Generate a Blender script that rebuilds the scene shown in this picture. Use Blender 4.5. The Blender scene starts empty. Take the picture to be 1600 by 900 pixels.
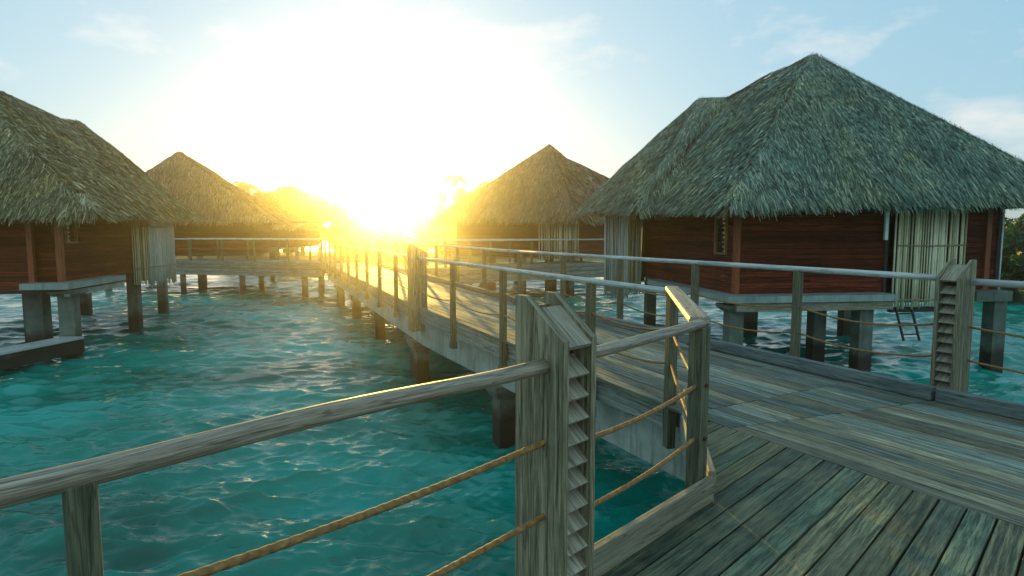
import bpy, math, random
import numpy as np
from mathutils import Vector, Matrix
random.seed(7); RNG = np.random.default_rng(11)
S = bpy.context.scene; COL = S.collection
F = 960.0; HY = 362.0; CZ = 3.25; D = 1.65; WZ = -0.15
PITCH = math.atan((450-HY)/F)
SUN_AZ = math.radians(-11.6); SUN_EL = math.radians(4.2)
V3 = Vector

# ------------------------------------------------------------------ helpers
def tag(o, label=None, cat=None, group=None, kind=None):
    if label: o['label'] = label
    if cat: o['category'] = cat
    if group: o['group'] = group
    if kind: o['kind'] = kind
    return o
def empty(name, loc, label, cat, group=None, rz=0.0):
    o = bpy.data.objects.new(name, None); COL.objects.link(o)
    o.location = loc; o.rotation_euler = (0, 0, rz); o.empty_display_size = .2
    return tag(o, label, cat, group)
def copy_tree(o, parent=None):
    c = o.copy(); COL.objects.link(c); c.parent = parent
    for ch in list(o.children): copy_tree(ch, c)
    return c
def world_loc(o):
    v = V3((0, 0, 0))
    while o is not None:
        v += o.location; o = o.parent
    return v

class MB:
    """collects boxes, boards and tubes in world space, builds ONE mesh object"""
    def __init__(s): s.v = []; s.f = []; s.uv = []
    def poly(s, pts, uvs=None):
        n = len(s.v); s.v += [tuple(p) for p in pts]; s.f.append(tuple(range(n, n+len(pts))))
        s.uv += uvs if uvs else [(p[0], p[1]) for p in pts]
    def hexa(s, c, L=1.0, W=.1, H=.1):
        """8 corners: bottom ring 0-3, top ring 4-7; length runs 0->1"""
        n = len(s.v); s.v += [tuple(p) for p in c]
        o = random.uniform(0, 50); k = random.uniform(0, 50)
        for q, (a, b) in (((0, 3, 2, 1), (L, W)), ((4, 5, 6, 7), (L, W)), ((0, 1, 5, 4), (L, H)), ((2, 3, 7, 6), (L, H)), ((1, 2, 6, 5), (W, H)), ((3, 0, 4, 7), (W, H))):
            s.f.append(tuple(n+i for i in q))
            if q[0] == 0 and q[1] == 3: uv = [(0, 0), (0, b), (a, b), (a, 0)]
            elif q[0] in (4, 0, 2): uv = [(0, 0), (a, 0), (a, b), (0, b)]
            else: uv = [(0, 0), (0.05*a, 0), (0.05*a, b), (0, b)]
            s.uv += [(x+o, y+k) for x, y in uv]; k += .31
    def board(s, a, b, w, h, up=(0, 0, 1), side=None):
        a = V3(a); b = V3(b); d = (b-a); L = d.length; d.normalize()
        up = V3(up)
        if side is None: sd = d.cross(up).normalized()
        else: sd = V3(side).normalized()
        u2 = sd.cross(d).normalized()
        sw = sd*w/2; uh = u2*h/2
        c = [a-sw-uh, b-sw-uh, b+sw-uh, a+sw-uh, a-sw+uh, b-sw+uh, b+sw+uh, a+sw+uh]
        s.hexa(c, L, w, h)
    def vbox(s, x, y, z0, z1, wx, wy, rz=0.0):
        s.board((x, y, z0), (x, y, z1), wx, wy, up=(-math.sin(rz), math.cos(rz), 0), side=(math.cos(rz), math.sin(rz), 0))
    def prism(s, pts, z0, z1):
        n = len(pts)
        s.poly([(p[0], p[1], z1) for p in pts]); s.poly([(p[0], p[1], z0) for p in reversed(pts)])
        t = 0
        for i in range(n):
            a = pts[i]; b = pts[(i+1) % n]; L = math.hypot(b[0]-a[0], b[1]-a[1])
            s.poly([(a[0], a[1], z0), (b[0], b[1], z0), (b[0], b[1], z1), (a[0], a[1], z1)], [(t, z0), (t+L, z0), (t+L, z1), (t, z1)]); t += L
    def tube(s, pts, r, seg=10, cap=True, rf=None, squash=1.0):
        pts = [V3(p) for p in pts]; n0 = len(s.v); N = len(pts); L = 0; o = random.uniform(0, 50)
        for i, p in enumerate(pts):
            t = (pts[min(i+1, N-1)]-pts[max(i-1, 0)]).normalized()
            ref = V3((0, 0, 1)) if abs(t.z) < .9 else V3((1, 0, 0))
            sd = t.cross(ref).normalized(); up = sd.cross(t)
            if i: L += (pts[i]-pts[i-1]).length
            for k in range(seg):
                th = 2*math.pi*k/seg
                rr = (r[i] if isinstance(r, (list, tuple)) else r)
                if rf: rr *= rf(th, L)
                s.v.append(tuple(p+sd*rr*math.cos(th)+up*rr*squash*math.sin(th)))
        L = 0; rad = r[0] if isinstance(r, (list, tuple)) else r
        for i in range(N-1):
            L2 = L+(pts[i+1]-pts[i]).length
            for k in range(seg):
                k2 = (k+1) % seg
                s.f.append((n0+i*seg+k, n0+i*seg+k2, n0+(i+1)*seg+k2, n0+(i+1)*seg+k))
                a = 2*math.pi*k/seg*rad+o; b = 2*math.pi*(k+1)/seg*rad+o
                s.uv += [(L+o, a), (L+o, b), (L2+o, b), (L2+o, a)]
            L = L2
        if cap:
            s.f.append(tuple(n0+k for k in reversed(range(seg)))); s.uv += [(o, o+.01*k) for k in range(seg)]
            s.f.append(tuple(n0+(N-1)*seg+k for k in range(seg))); s.uv += [(o, o+.01*k) for k in range(seg)]
    def build(s, name, mat, parent=None, bevel=0.0, smooth=False, local=False):
        me = bpy.data.meshes.new(name)
        off = world_loc(parent) if (parent and not local) else V3((0, 0, 0))
        me.from_pydata([(v[0]-off.x, v[1]-off.y, v[2]-off.z) for v in s.v], [], s.f)
        uvl = me.uv_layers.new(name='UVMap')
        uvl.data.foreach_set('uv', np.array(s.uv, dtype=np.float32).ravel())
        me.materials.append(mat)
        if smooth: me.polygons.foreach_set('use_smooth', [True]*len(me.polygons))
        o = bpy.data.objects.new(name, me); COL.objects.link(o); o.parent = parent
        if bevel:
            m = o.modifiers.new('bevel', 'BEVEL'); m.width = bevel; m.segments = 2; m.limit_method = 'ANGLE'
        me.update()
        return o

def np_mesh(name, verts, quads, mat, parent=None, smooth=False):
    """verts (N,3), quads (M,4) or tris (M,3)"""
    me = bpy.data.meshes.new(name)
    off = world_loc(parent) if parent else V3((0, 0, 0))
    verts = verts - np.array([off.x, off.y, off.z])
    k = quads.shape[1]
    me.vertices.add(len(verts)); me.vertices.foreach_set('co', verts.astype(np.float32).ravel())
    me.loops.add(quads.size); me.loops.foreach_set('vertex_index', quads.astype(np.int32).ravel())
    me.polygons.add(len(quads)); me.polygons.foreach_set('loop_start', np.arange(0, quads.size, k, dtype=np.int32))
    if smooth: me.polygons.foreach_set('use_smooth', np.ones(len(quads), dtype=bool))
    me.materials.append(mat); me.update(calc_edges=True); me.validate()
    o = bpy.data.objects.new(name, me); COL.objects.link(o); o.parent = parent
    return o

# ------------------------------------------------------------------ materials
def new_mat(name):
    m = bpy.data.materials.new(name); m.use_nodes = True
    nt = m.node_tree; b = nt.nodes['Principled BSDF']
    return m, nt, b
def nd(nt, t, **kw):
    n = nt.nodes.new(t)
    for k, v in kw.items():
        if k.startswith('i_'):
            key = k[2:]; key = int(key) if key.isdigit() else key.replace('_', ' ')
            n.inputs[key].default_value = v
        else: setattr(n, k, v)
    return n
def ramp(nt, src, stops):
    r = nt.nodes.new('ShaderNodeValToRGB'); e = r.color_ramp.elements
    while len(e) < len(stops): e.new(.5)
    for i, (p, c) in enumerate(stops):
        e[i].position = p; e[i].color = (c[0], c[1], c[2], 1) if hasattr(c, '__len__') else (c, c, c, 1)
    nt.links.new(src, r.inputs[0]); return r.outputs[0]
def mixc(nt, a, b, fac, mode='MIX'):
    m = nt.nodes.new('ShaderNodeMix'); m.data_type = 'RGBA'; m.blend_type = mode
    for s_, v in ((m.inputs[0], fac), (m.inputs[6], a), (m.inputs[7], b)):
        if hasattr(v, 'links'): nt.links.new(v, s_)
        elif hasattr(v, '__len__'): s_.default_value = (*v[:3], 1)
        else: s_.default_value = v
    return m.outputs[2]
def wood(name, cols, grain=1.0, rough=.75, island=.5, stain=None, bump=.4, lscale=1.6, cscale=45, spec=.3, tints=None, crack=.75):
    """weathered timber: cols dark->light along the grain, per-board tone, blotches"""
    m, nt, b = new_mat(name); L = nt.links.new
    uv = nd(nt, 'ShaderNodeUVMap'); geo = nd(nt, 'ShaderNodeNewGeometry'); tc = nd(nt, 'ShaderNodeTexCoord')
    mp = nd(nt, 'ShaderNodeMapping'); mp.inputs['Scale'].default_value = (lscale, cscale, 1); L(uv.outputs[0], mp.inputs[0])
    n1 = nd(nt, 'ShaderNodeTexNoise', i_Scale=1.0, i_Detail=8.0, i_Roughness=.65, i_Distortion=.6); L(mp.outputs[0], n1.inputs['Vector'])
    mp2 = nd(nt, 'ShaderNodeMapping'); mp2.inputs['Scale'].default_value = (lscale*4, cscale*3.2, 1); L(uv.outputs[0], mp2.inputs[0])
    n2 = nd(nt, 'ShaderNodeTexNoise', i_Scale=1.0, i_Detail=5.0, i_Roughness=.7); L(mp2.outputs[0], n2.inputs['Vector'])
    ad = nd(nt, 'ShaderNodeMath', operation='MULTIPLY_ADD', i_1=.45, i_2=0.0); L(n2.outputs[0], ad.inputs[0])
    ad2 = nd(nt, 'ShaderNodeMath', operation='MULTIPLY_ADD', i_1=.62); L(n1.outputs[0], ad2.inputs[0]); L(ad.outputs[0], ad2.inputs[2])
    c = ramp(nt, ad2.outputs[0], [(.38, cols[0]), (.5, cols[1]), (.645, cols[2])])
    mpk = nd(nt, 'ShaderNodeMapping'); mpk.inputs['Scale'].default_value = (lscale*.9, cscale*.75, 1); L(uv.outputs[0], mpk.inputs[0])
    nk = nd(nt, 'ShaderNodeTexNoise', i_Scale=1.0, i_Detail=3.0, i_Roughness=.5, i_Distortion=.3); nk.noise_dimensions = '3D'; L(mpk.outputs[0], nk.inputs['Vector'])
    ck = ramp(nt, nk.outputs[0], [(.482, 1.0), (.494, .28), (.506, .28), (.518, 1.0)]); c = mixc(nt, c, ck, crack, 'MULTIPLY')
    # per board tone
    isl = ramp(nt, geo.outputs['Random Per Island'], [(0, 1-island), (.5, 1.0), (1, 1+island)])
    c = mixc(nt, c, isl, 1.0, 'MULTIPLY')
    if tints:
        sc = nd(nt, 'ShaderNodeMath', operation='MULTIPLY', i_1=7.31); L(geo.outputs['Random Per Island'], sc.inputs[0])
        fr = nd(nt, 'ShaderNodeMath', operation='FRACT'); L(sc.outputs[0], fr.inputs[0])
        tr = ramp(nt, fr.outputs[0], [(0, tints[0]), (.5, tints[1]), (1, tints[2])])
        c = mixc(nt, c, tr, 1.0, 'MULTIPLY')
    # blotches of lichen and salt in object space
    n3 = nd(nt, 'ShaderNodeTexNoise', i_Scale=2.3, i_Detail=6.0, i_Roughness=.62); L(geo.outputs['Position'], n3.inputs['Vector'])
    if stain is not None:
        f = ramp(nt, n3.outputs[0], [(.5, 0.0), (.75, .55)]); c = mixc(nt, c, stain, f)
    n4 = nd(nt, 'ShaderNodeTexNoise', i_Scale=.9, i_Detail=4.0, i_Roughness=.6); L(geo.outputs['Position'], n4.inputs['Vector'])
    f4 = ramp(nt, n4.outputs[0], [(.3, .82), (.7, 1.15)]); c = mixc(nt, c, f4, 1.0, 'MULTIPLY')
    L(c, b.inputs['Base Color']); b.inputs['Roughness'].default_value = rough; b.inputs['Specular IOR Level'].default_value = spec
    bp = nd(nt, 'ShaderNodeBump', i_Strength=bump, i_Distance=.006); L(ad2.outputs[0], bp.inputs['Height']); L(bp.outputs[0], b.inputs['Normal'])
    return m
M = {}
M['deck'] = wood('deck_wood', [(.012, .022, .017), (.075, .098, .074), (.31, .33, .25)], island=.6, stain=(.19, .185, .10), rough=.68, bump=.7, lscale=1.3, cscale=42, spec=.35, tints=[(1.28, .98, .76), (1, 1, 1), (.84, 1, 1.08)])
M['platform'] = wood('platform_wood', [(.009, .018, .010), (.05, .072, .042), (.20, .225, .13)], island=.5, stain=(.22, .20, .11), rough=.6, bump=1.0, lscale=1.6, cscale=34, spec=.35, tints=[(1.3, .97, .74), (1, 1, 1), (.86, 1, 1.02)])
M['rail'] = wood('rail_wood', [(.09, .065, .04), (.23, .185, .125), (.42, .37, .28)], island=.1, rough=.55, bump=.5, lscale=1.5, cscale=38, stain=(.20, .21, .17), spec=.45)
M['pale_rail'] = wood('pale_rail_wood', [(.22, .24, .22), (.38, .41, .38), (.55, .58, .55)], island=.08, rough=.5, bump=.4, lscale=1.5, cscale=30, spec=.5)
M['post'] = wood('post_wood', [(.03, .032, .018), (.085, .09, .05), (.19, .18, .105)], island=.18, rough=.75, bump=.6, lscale=1.2, cscale=30, stain=(.10, .13, .10))
M['bollard'] = wood('bollard_wood', [(.04, .038, .02), (.145, .132, .078), (.34, .30, .19)], island=.22, rough=.62, bump=.6, lscale=1.2, cscale=28, stain=(.11, .12, .08))
M['louver'] = wood('louver_wood', [(.10, .09, .055), (.28, .25, .17), (.46, .42, .31)], island=.25, rough=.6, bump=.5, lscale=1.5, cscale=40, stain=(.2, .2, .14))  # paler than the bollard wood: light the louvers catch is put into the colour
M['fascia'] = wood('fascia_wood', [(.05, .065, .055), (.16, .18, .155), (.30, .32, .27)], island=.3, rough=.75, bump=.6, lscale=1.0, cscale=26, stain=(.10, .12, .08))
M['kerb'] = wood('kerb_wood', [(.03, .042, .04), (.09, .115, .11), (.18, .21, .19)], island=.2, rough=.7, bump=.5, lscale=1.2, cscale=26)
M['toe'] = wood('toe_wood', [(.09, .08, .05), (.2, .18, .12), (.34, .31, .22)], island=.2, rough=.7, bump=.7, lscale=1.2, cscale=30, stain=(.12, .14, .09))
M['redwood'] = wood('red_board', [(.03, .007, .004), (.085, .018, .009), (.20, .038, .014)], island=.45, rough=.75, bump=.3, lscale=.8, cscale=18, spec=.15)
M['trim'] = wood('red_trim', [(.10, .022, .008), (.24, .06, .02), (.36, .10, .035)], island=.2, rough=.5, bump=.3)
M['winframe'] = wood('window_wood', [(.12, .08, .035), (.24, .16, .07), (.34, .24, .12)], island=.2, rough=.6, bump=.3)

def cane_mat(name, cols):
    m, nt, b = new_mat(name); L = nt.links.new
    geo = nd(nt, 'ShaderNodeNewGeometry')
    c = ramp(nt, geo.outputs['Random Per Island'], [(0, cols[0]), (.25, cols[1]), (.8, cols[2]), (1, cols[3])])
    mp = nd(nt, 'ShaderNodeMapping'); mp.inputs['Scale'].default_value = (8, 8, 1.6); L(geo.outputs['Position'], mp.inputs[0])
    n = nd(nt, 'ShaderNodeTexNoise', i_Scale=1.5, i_Detail=5.0, i_Roughness=.6); L(mp.outputs[0], n.inputs['Vector'])
    f = ramp(nt, n.outputs[0], [(.3, .75), (.7, 1.15)]); c = mixc(nt, c, f, 1.0, 'MULTIPLY')
    L(c, b.inputs['Base Color']); b.inputs['Roughness'].default_value = .5
    return m
M['cane'] = cane_mat('bamboo_cane', [(.22, .18, .08), (.64, .57, .34), (.82, .75, .52), (.87, .82, .64)])
M['cane_pale'] = cane_mat('pale_cane', [(.32, .33, .27), (.48, .5, .43), (.62, .63, .56), (.7, .72, .66)])
M['lash'] = wood('lash_cane', [(.12, .11, .05), (.25, .23, .12), (.38, .35, .2)], island=.2)

def thatch_mat(name, stops, amp=.35):
    m, nt, b = new_mat(name); L = nt.links.new
    geo = nd(nt, 'ShaderNodeNewGeometry')
    c = ramp(nt, geo.outputs['Random Per Island'], stops)
    n = nd(nt, 'ShaderNodeTexNoise', i_Scale=1.1, i_Detail=6.0, i_Roughness=.65); L(geo.outputs['Position'], n.inputs['Vector'])
    f = ramp(nt, n.outputs[0], [(.3, 1-amp), (.7, 1+amp)]); c = mixc(nt, c, f, 1.0, 'MULTIPLY')
    nb_ = nd(nt, 'ShaderNodeTexNoise', i_Scale=.55, i_Detail=5.0, i_Roughness=.6); L(geo.outputs['Position'], nb_.inputs['Vector'])
    fb = ramp(nt, nb_.outputs[0], [(.48, (1, 1, 1)), (.66, (1.2, 1.0, .8))]); c = mixc(nt, c, fb, 1.0, 'MULTIPLY')
    L(c, b.inputs['Base Color']); b.inputs['Roughness'].default_value = .7; b.inputs['Specular IOR Level'].default_value = .25
    return m
TS = [(0, (.018, .045, .036)), (.4, (.078, .145, .112)), (.75, (.17, .265, .20)), (.93, (.33, .40, .30)), (1, (.50, .50, .33))]
M['thatch'] = thatch_mat('thatch_straw', TS)
M['thatch_green'] = thatch_mat('green_thatch', [(0, (.018, .030, .014)), (.4, (.075, .105, .055)), (.75, (.17, .20, .115)), (.93, (.33, .33, .19)), (1, (.52, .46, .26))])
M['thatch_core'] = thatch_mat('thatch_underlay', [(0, (.03, .034, .028)), (1, (.04, .042, .034))])
M['fringe'] = thatch_mat('thatch_fringe', [(0, (.06, .09, .05)), (.35, (.22, .29, .18)), (.75, (.42, .47, .30)), (1, (.64, .62, .42))], .3)
M['thatch_brown'] = thatch_mat('brown_thatch', [(0, (.06, .045, .028)), (.4, (.12, .095, .06)), (.8, (.2, .16, .10)), (1, (.33, .27, .17))])
M['fringe_brown'] = thatch_mat('brown_fringe', [(0, (.12, .09, .05)), (.5, (.28, .22, .13)), (1, (.45, .38, .24))], .25)

def concrete_mat(name, c0, c1, rust=True):
    m, nt, b = new_mat(name); L = nt.links.new
    geo = nd(nt, 'ShaderNodeNewGeometry')
    n = nd(nt, 'ShaderNodeTexNoise', i_Scale=2.2, i_Detail=8.0, i_Roughness=.65); L(geo.outputs['Position'], n.inputs['Vector'])
    c = ramp(nt, n.outputs[0], [(.32, c0), (.68, c1)])
    mp = nd(nt, 'ShaderNodeMapping'); mp.inputs['Scale'].default_value = (5, 5, .5); L(geo.outputs['Position'], mp.inputs[0])
    n2 = nd(nt, 'ShaderNodeTexNoise', i_Scale=2.0, i_Detail=6.0, i_Roughness=.7); L(mp.outputs[0], n2.inputs['Vector'])
    f = ramp(nt, n2.outputs[0], [(.52, 0.0), (.72, .75)]); c = mixc(nt, c, (.06, .055, .035), f)
    if rust:   # algae and tide mark near the water line
        sp = nd(nt, 'ShaderNodeSeparateXYZ'); L(geo.outputs['Position'], sp.inputs[0])
        ns = nd(nt, 'ShaderNodeMath', operation='MULTIPLY_ADD', i_1=.35); L(n.outputs[0], ns.inputs[0]); L(sp.outputs[2], ns.inputs[2])
        f2 = ramp(nt, ns.outputs[0], [(.44, 1.0), (.66, 0.0)]); c = mixc(nt, c, (.028, .018, .009), f2)
    L(c, b.inputs['Base Color']); b.inputs['Roughness'].default_value = .8
    bp = nd(nt, 'ShaderNodeBump', i_Strength=.4, i_Distance=.02); L(n.outputs[0], bp.inputs['Height']); L(bp.outputs[0], b.inputs['Normal'])
    return m
M['concrete'] = concrete_mat('concrete', (.055, .072, .056), (.15, .18, .145))
M['concrete_beam'] = concrete_mat('concrete_beam', (.22, .25, .21), (.42, .45, .38), rust=False)
M['concrete_pale'] = concrete_mat('pale_concrete', (.16, .22, .20), (.30, .38, .35), rust=False)
def plain(name, col, rough=.5, metal=0.0, var=.15):
    m, nt, b = new_mat(name); L = nt.links.new
    geo = nd(nt, 'ShaderNodeNewGeometry')
    n = nd(nt, 'ShaderNodeTexNoise', i_Scale=6.0, i_Detail=4.0); L(geo.outputs['Position'], n.inputs['Vector'])
    f = ramp(nt, n.outputs[0], [(.3, 1-var), (.7, 1+var)]); c = mixc(nt, col, f, 1.0, 'MULTIPLY')
    L(c, b.inputs['Base Color']); b.inputs['Roughness'].default_value = rough; b.inputs['Metallic'].default_value = metal
    return m
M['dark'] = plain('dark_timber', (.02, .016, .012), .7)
M['glass'] = plain('window_glass', (.015, .03, .025), .08)
M['metal'] = plain('dark_metal', (.03, .04, .045), .4, .6)
M['white'] = plain('white_paint', (.7, .78, .78), .4)
M['bolt'] = plain('rusty_bolt', (.10, .05, .03), .6, .5)
def rope_mat():
    m, nt, b = new_mat('rope_fibre'); L = nt.links.new
    uv = nd(nt, 'ShaderNodeUVMap')
    n = nd(nt, 'ShaderNodeTexNoise', i_Scale=30.0, i_Detail=6.0, i_Roughness=.7); L(uv.outputs[0], n.inputs['Vector'])
    c = ramp(nt, n.outputs[0], [(.3, (.11, .045, .012)), (.55, (.26, .14, .042)), (.75, (.44, .27, .09))])
    L(c, b.inputs['Base Color']); b.inputs['Roughness'].default_value = .8
    bp = nd(nt, 'ShaderNodeBump', i_Strength=.6, i_Distance=.003); L(n.outputs[0], bp.inputs['Height']); L(bp.outputs[0], b.inputs['Normal'])
    return m
M['rope'] = rope_mat()
def leaf_mat(name, stops):
    m, nt, b = new_mat(name); L = nt.links.new
    geo = nd(nt, 'ShaderNodeNewGeometry')
    c = ramp(nt, geo.outputs['Random Per Island'], stops)
    L(c, b.inputs['Base Color']); b.inputs['Roughness'].default_value = .5
    tr = nd(nt, 'ShaderNodeBsdfTranslucent'); L(c, tr.inputs['Color'])
    mx = nd(nt, 'ShaderNodeMixShader', i_0=.5); L(b.outputs[0], mx.inputs[1]); L(tr.outputs[0], mx.inputs[2])
    L(mx.outputs[0], nt.nodes['Material Output'].inputs['Surface'])
    return m
M['leaf'] = leaf_mat('leaf', [(0, (.03, .05, .012)), (.6, (.07, .10, .025)), (1, (.13, .15, .04))])
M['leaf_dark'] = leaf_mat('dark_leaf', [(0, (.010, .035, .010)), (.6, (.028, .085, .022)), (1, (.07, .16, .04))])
M['bark'] = wood('bark', [(.04, .03, .02), (.1, .08, .05), (.18, .15, .1)])
M['sand'] = plain('shore_sand', (.18, .16, .09), .9)

def water_mat():
    m, nt, b = new_mat('lagoon_water'); L = nt.links.new
    geo = nd(nt, 'ShaderNodeNewGeometry')
    mp = nd(nt, 'ShaderNodeMapping'); mp.inputs['Scale'].default_value = (.12, .22, 1); L(geo.outputs['Position'], mp.inputs[0])
    n = nd(nt, 'ShaderNodeTexNoise', i_Scale=1.0, i_Detail=4.0, i_Roughness=.6); L(mp.outputs[0], n.inputs['Vector'])
    c = ramp(nt, n.outputs[0], [(.35, (.0, .085, .056)), (.5, (.0, .195, .14)), (.66, (.0, .30, .25))])
    L(c, b.inputs['Base Color']); b.inputs['Roughness'].default_value = .02; b.inputs['IOR'].default_value = 1.42
    b.inputs['Specular IOR Level'].default_value = .5
    mp2 = nd(nt, 'ShaderNodeMapping'); mp2.inputs['Scale'].default_value = (9.0, 17.0, 1); mp2.inputs['Rotation'].default_value = (0, 0, .15); L(geo.outputs['Position'], mp2.inputs[0])
    n2 = nd(nt, 'ShaderNodeTexNoise', i_Scale=1.3, i_Detail=4.0, i_Roughness=.55, i_Distortion=.5); L(mp2.outputs[0], n2.inputs['Vector'])
    bp = nd(nt, 'ShaderNodeBump', i_Strength=.5, i_Distance=.02); L(n2.outputs[0], bp.inputs['Height']); L(bp.outputs[0], b.inputs['Normal'])
    return m
M['water'] = water_mat()

# ------------------------------------------------------------------ water
def build_water():
    f32 = np.float32
    th = np.radians(np.concatenate([np.linspace(-180, -50, 60, endpoint=False), np.linspace(-50, 50, 900), np.linspace(50, 180, 60)[1:-1]]))
    r = [0.3]
    while r[-1] < 3.6: r.append(r[-1]*1.08)
    while r[-1] < 45: r.append(r[-1]*1.0038)
    while r[-1] < 130: r.append(r[-1]*1.009)
    while r[-1] < 1500: r.append(r[-1]*1.07)
    r = np.array(r); nr, nt_ = len(r), len(th)
    R, T = np.meshgrid(r, th, indexing='ij')
    X = (R*np.sin(T)).astype(f32); Y = (R*np.cos(T)).astype(f32); Z = np.zeros_like(X); DX = np.zeros_like(X); DY = np.zeros_like(X)
    dr = np.gradient(r)[:, None]
    sp = np.maximum(np.broadcast_to(dr, R.shape), R*np.where(np.abs(T) < math.radians(50.2), .00195, .038)).astype(f32)
    n = 120
    lam = np.concatenate([np.exp(RNG.uniform(math.log(.13), math.log(.75), 84)), np.exp(RNG.uniform(math.log(.75), math.log(3.2), 36))])
    ang = math.radians(-80) + RNG.normal(0, .45, n)
    for i in range(n):
        k = 2*math.pi/lam[i]; kx, ky = k*math.cos(ang[i]), k*math.sin(ang[i]); ph = RNG.uniform(0, 6.28)
        s = WAVE*(1.0 if lam[i] < .75 else .6)
        fade = np.clip((lam[i]/sp-2.2)/2, 0, 1)
        a = (s/k*fade).astype(f32)
        A = (f32(kx)*X+f32(ky)*Y+f32(ph)).astype(f32)
        c = np.cos(A)*a*f32(.55)
        Z += a*np.sin(A); DX += c*f32(kx/k); DY += c*f32(ky/k)
    g = .95+.25*np.sin(.31*X+.17*Y+1.)*np.sin(.23*Y-.11*X)+.15*np.sin(.9*X-.4*Y)*np.sin(.7*Y+.3)
    Z *= g; DX *= g; DY *= g
    V = np.stack([X+DX, Y+DY, WZ+Z], -1).reshape(-1, 3)
    idx = np.arange(nr*nt_).reshape(nr, nt_)
    nxt = np.roll(idx, -1, axis=1)
    q = np.stack([idx[:-1], nxt[:-1], nxt[1:], idx[1:]], -1).reshape(-1, 4)[:, ::-1]
    o = np_mesh('water', V, q, M['water'], smooth=True)
    o['kind'] = 'structure'
    return o
WAVE = .066
build_water()

# ------------------------------------------------------------------ boardwalk
def lerp(a, b, t): return (a[0]+(b[0]-a[0])*t, a[1]+(b[1]-a[1])*t)
def norm2(v): l = math.hypot(*v); return (v[0]/l, v[1]/l)
def add2(a, d, t): return (a[0]+d[0]*t, a[1]+d[1]*t)
A_far = (-9.55, 31.6); A_bend = (-1.95, 13.0); A_near = (1.52, 5.9)
B_far = (-7.45, 32.4); B_bend = (.07, 13.9); B_joint = (4.05, 5.74)
E_top = (1.56, 5.30)                       # left edge continues as border of the platform
d2 = norm2((.505, -.863))
E_end = add2(E_top, d2, 7.5); K_end = add2(B_joint, d2, 7.2)
JL = add2(E_top, d2, .45)

bw = empty('boardwalk', (1.5, 8, 0), 'long bending timber boardwalk on concrete piles running to the far huts', 'boardwalk')
def clip_plank(mb, p0, p1, q0, q1, z, th=.04, gap=.004):
    """plank as a hexahedron between two long edges (p0->p1) and (q0->q1)"""
    L = math.hypot(p1[0]-p0[0], p1[1]-p0[1]); W = math.hypot(q0[0]-p0[0], q0[1]-p0[1])
    n = norm2((q0[0]-p0[0], q0[1]-p0[1])); n1 = norm2((q1[0]-p1[0], q1[1]-p1[1]))
    dz = random.uniform(-.002, .002)
    a0 = add2(p0, n, gap); a1 = add2(p1, n1, gap); b0 = add2(q0, n, -gap); b1 = add2(q1, n1, -gap)
    c = [(*a0, z-th+dz), (*a1, z-th+dz), (*b1, z-th+dz), (*b0, z-th+dz), (*a0, z+dz), (*a1, z+dz), (*b1, z+dz), (*b0, z+dz)]
    mb.hexa(c, L, W, th)
def strip_deck(mb, l0, l1, r0, r1, n, lens=(2.2, 4.5), z=D, gap=.004):
    """n long planks between left edge l0->l1 and right edge r0->r1, cut to random lengths"""
    L = math.hypot(l1[0]-l0[0], l1[1]-l0[1])
    for i in range(n):
        a0 = lerp(l0, r0, i/n); a1 = lerp(l1, r1, i/n); b0 = lerp(l0, r0, (i+1)/n); b1 = lerp(l1, r1, (i+1)/n)
        t = 0.0
        while t < 1:
            t2 = t+random.uniform(*lens)/L
            if t2 > 1-.8/L: t2 = 1
            e = .002/L
            clip_plank(mb, lerp(a0, a1, t+e), lerp(a0, a1, t2-e), lerp(b0, b1, t+e), lerp(b0, b1, t2-e), z, gap=gap)
            t = t2
mb = MB()
strip_deck(mb, A_far, A_bend, B_far, B_bend, 16)
strip_deck(mb, add2(A_bend, (0, -1), .004), E_top, add2(B_bend, (0, -1), .004), (3.67, 6.50), 16)
# last wedge up to the joint: from section end line to the joint line
wl0, wl1, wr0, wr1 = E_top, JL, (3.67, 6.50), B_joint
strip_deck(mb, add2(wl0, d2, .003), wl1, add2(wr0, d2, .003), wr1, 16, (9, 9))
mb.build('deck', M['deck'], bw, bevel=.003)
mb = MB()
strip_deck(mb, add2(JL, d2, .006), E_end, add2(B_joint, d2, .006), K_end, 17, (2.5, 5))
mb.build('deck', M['deck'], bw, bevel=.003)
# joists / underside slab keep light from leaking between planks
mb = MB()
def quadprism(mb, a, b, c, d, z0, z1): mb.prism([a, b, c, d], z0, z1)
ins = .12
mb2 = MB()
def inset(l0, l1, r0, r1, k):
    W = math.hypot(r0[0]-l0[0], r0[1]-l0[1]); t = k/W
    return lerp(l0, r0, t), lerp(l1, r1, t), lerp(r0, l0, t), lerp(r1, l1, t)
for (l0, l1, r0, r1) in ((A_far, A_bend, B_far, B_bend), (A_bend, A_near, B_bend, (3.67, 6.50)), (A_near, E_end, (3.67, 6.5), K_end)):
    a, b, c, d_ = inset(l0, l1, r0, r1, .06)
    quadprism(mb, a, c, d_, b, D-.30, D-.052)
mb.build('joist_frame', M['dark'], bw)
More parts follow.
